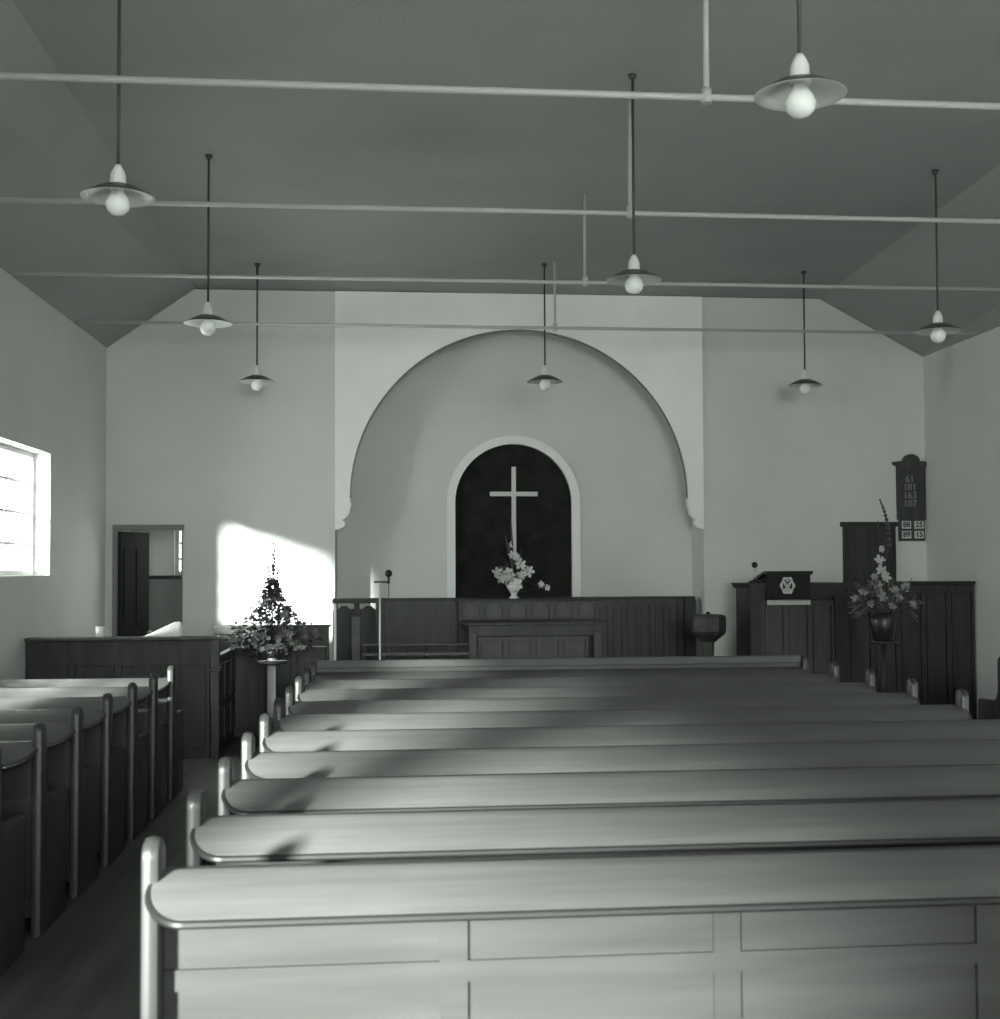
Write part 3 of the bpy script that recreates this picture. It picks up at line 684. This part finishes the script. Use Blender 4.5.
for k, (dx, zt_) in enumerate(((-.045, .86), (.02, 1.06), (.06, .84), (-.02, .72), (-.17, .46), (.2, .44), (-.38, .24), (.43, .27), (.1, .58))):
    q = MB(); q.tube((dx*.3, 0, .05), (dx, 0, zt_), .004, .002, n=5)
    for j in range(9):
        zz = zt_-.33+j*.037; tt_ = (zz-.05)/(zt_-.05); q.sphere((dx*(.3+.7*tt_)+rnd.uniform(-.012, .012), rnd.uniform(-.01, .01), zz), rnd.uniform(.012, .020)*(1.35-.8*j/9), n=7)
    q.build('flower_spike', 'leaf', B1)
# white lilies on the altar shelf
V = at(514, 598, 15.92); vz = zr
recenter(MB().lathe([(0, 0), (.06, 0), (.065, .01), (.03, .04), (.05, .08), (.085, .13), (.10, .17), (.09, .17), (.04, .09), (0, .05)], (V.x, 15.92, vz), n=24).build('vase', 'vase_white', label='white footed vase on the altar shelf below the cross', cat='vase'))
B2 = empty('flower_arrangement', (V.x, 15.92, vz+.13), 'white lilies and spiky leaves in the vase below the cross', 'flowers')
def rel(x, y): p = at(x, y, 15.90); return (p.x-V.x, -.04+rnd.uniform(-.05, .02), p.z-vz-.13)
q = MB()
for x, y in ((497, 573), (503, 578), (512, 556), (516, 574), (528, 570), (520, 562), (545, 587), (509, 545)):
    a = rel(x, y); q.tube((0, 0, -.06), (a[0], a[1], a[2]), .004, n=5)
q.build('stems', 'leaf', B2)
q = MB()
for i in range(46):
    an = rnd.uniform(0, 2*PI); leaf(q, (rnd.uniform(-.12, .12), rnd.uniform(-.08, .04), rnd.uniform(.0, .3)), (math.cos(an), math.sin(an)*.4, rnd.uniform(-.2, 1.2)), rnd.uniform(.1, .2), rnd.uniform(.012, .025))
for x0_, y0_, x1_, y1_ in ((513, 572, 511, 520), (514, 570, 518, 526), (513, 570, 505, 535), (516, 575, 522, 545), (524, 580, 552, 592)):
    a, b = Vector(rel(x0_, y0_)), Vector(rel(x1_, y1_)); leaf(q, a, b-a, (b-a).length, .02, droop=0)
q.build('foliage', 'leaf', B2, kind='stuff')
for x, y, r in ((497, 573, .075), (500.5, 579, .085), (508, 574, .08), (514, 578, .09), (516, 585, .085), (512, 556, .07), (517, 558, .06), (528, 571, .07), (521, 565, .07), (512, 545, .045), (509, 581, .07), (522, 575, .06), (541, 584, .045), (547, 588, .04)):
    q = MB(); bloom(q, rel(x, y), r); q.build('bloom', 'petal', B2)
# right arrangement on a dark plant stand
S2 = at(883.5, 641, 12.0)
ST2 = empty('flower_stand', (S2.x, 12.0, 0), 'slim dark flower stand on three legs at the right, before the pulpit', 'flower stand')
MB().lathe([(0, S2.z-.025), (.13, S2.z-.025), (.14, S2.z), (0, S2.z)], n=24).build('stand_top', 'darker', ST2)
MB().tube((0, 0, .32), (0, 0, S2.z-.025), .025, n=10).build('column', 'darker', ST2)
for k in range(3):
    an = 2*PI*k/3+.5; MB().path([(0, 0, .36), (.12*math.cos(an), .12*math.sin(an), .2), (.2*math.cos(an), .2*math.sin(an), .012)], .014).build('leg', 'darker', ST2)
recenter(MB().lathe([(0, 0), (.08, 0), (.095, .02), (.115, .12), (.12, .20), (.10, .26), (.085, .27), (.08, .26), (0, .1)], (S2.x, 12.0, S2.z), n=24).build('vase', 'vase_dark', label='round black vase on the right flower stand', cat='vase'))
B3 = empty('flower_arrangement', (S2.x, 12.0, S2.z+.24), 'loose spray of grey and pale flowers in the black vase, with one tall leaning spike', 'flowers')
def rel3(x, y, dy=0): p = at(x, y, 12.0); return (p.x-S2.x, dy, p.z-S2.z-.24)
q = MB()
for x, y in ((850, 590), (860, 575), (872, 560), (878, 520), (882, 560), (893, 580), (905, 590), (912, 578), (866, 600), (898, 600)):
    q.tube((0, 0, -.1), rel3(x, y), .004, n=5)
q.build('stems', 'leaf', B3)
q = MB()
for i in range(190):
    an = rnd.uniform(0, PI); rr = .30*math.sqrt(rnd.random()); zc = .02+rr*math.sin(an)*1.0
    leaf(q, (rr*math.cos(an), rnd.uniform(-.12, .12), zc), (math.cos(an)+rnd.uniform(-.5, .5), rnd.uniform(-.6, .6), math.sin(an)+rnd.uniform(-.8, .5)), rnd.uniform(.07, .14), rnd.uniform(.012, .024))
q.build('foliage', 'leaf2', B3, kind='stuff')
for x, y, r, mm in ((877, 560, .05, 'petal_pale'), (880, 570, .06, 'petal_pale'), (883, 577, .055, 'petal_pale'), (875, 585, .06, 'petal_grey'), (878, 597, .055, 'petal_grey'), (890, 590, .05, 'petal_grey'), (896, 597, .05, 'petal_grey'), (860, 592, .05, 'petal_grey'), (866, 603, .045, 'petal_grey'), (903, 587, .05, 'petal_grey'), (852, 598, .04, 'petal_grey'), (908, 604, .045, 'petal_grey'), (887, 606, .05, 'petal_grey'), (870, 577, .04, 'petal_grey'), (877, 549, .035, 'petal_pale')):
    q = MB(); bloom(q, rel3(x, y, -.08+rnd.uniform(-.04, .04)), r); q.build('bloom', mm, B3)
q = MB()
pts = [rel3(882, 580), rel3(889, 545), rel3(888, 525), rel3(884, 510), rel3(880, 500)]
q.path(pts, .006, n=6)
for i in range(12):
    t_ = i/11; k = min(int(t_*2.999), 2)+1; a, b = Vector(pts[k]), Vector(pts[k+1]) if k+1 < len(pts) else Vector(pts[k]); p = a.lerp(b, t_*3-(k-1)); q.sphere(p, .026*(1-.6*t_), n=8)
q.build('flower_spike', 'leaf', B3, label='tall dark leaning flower spike')
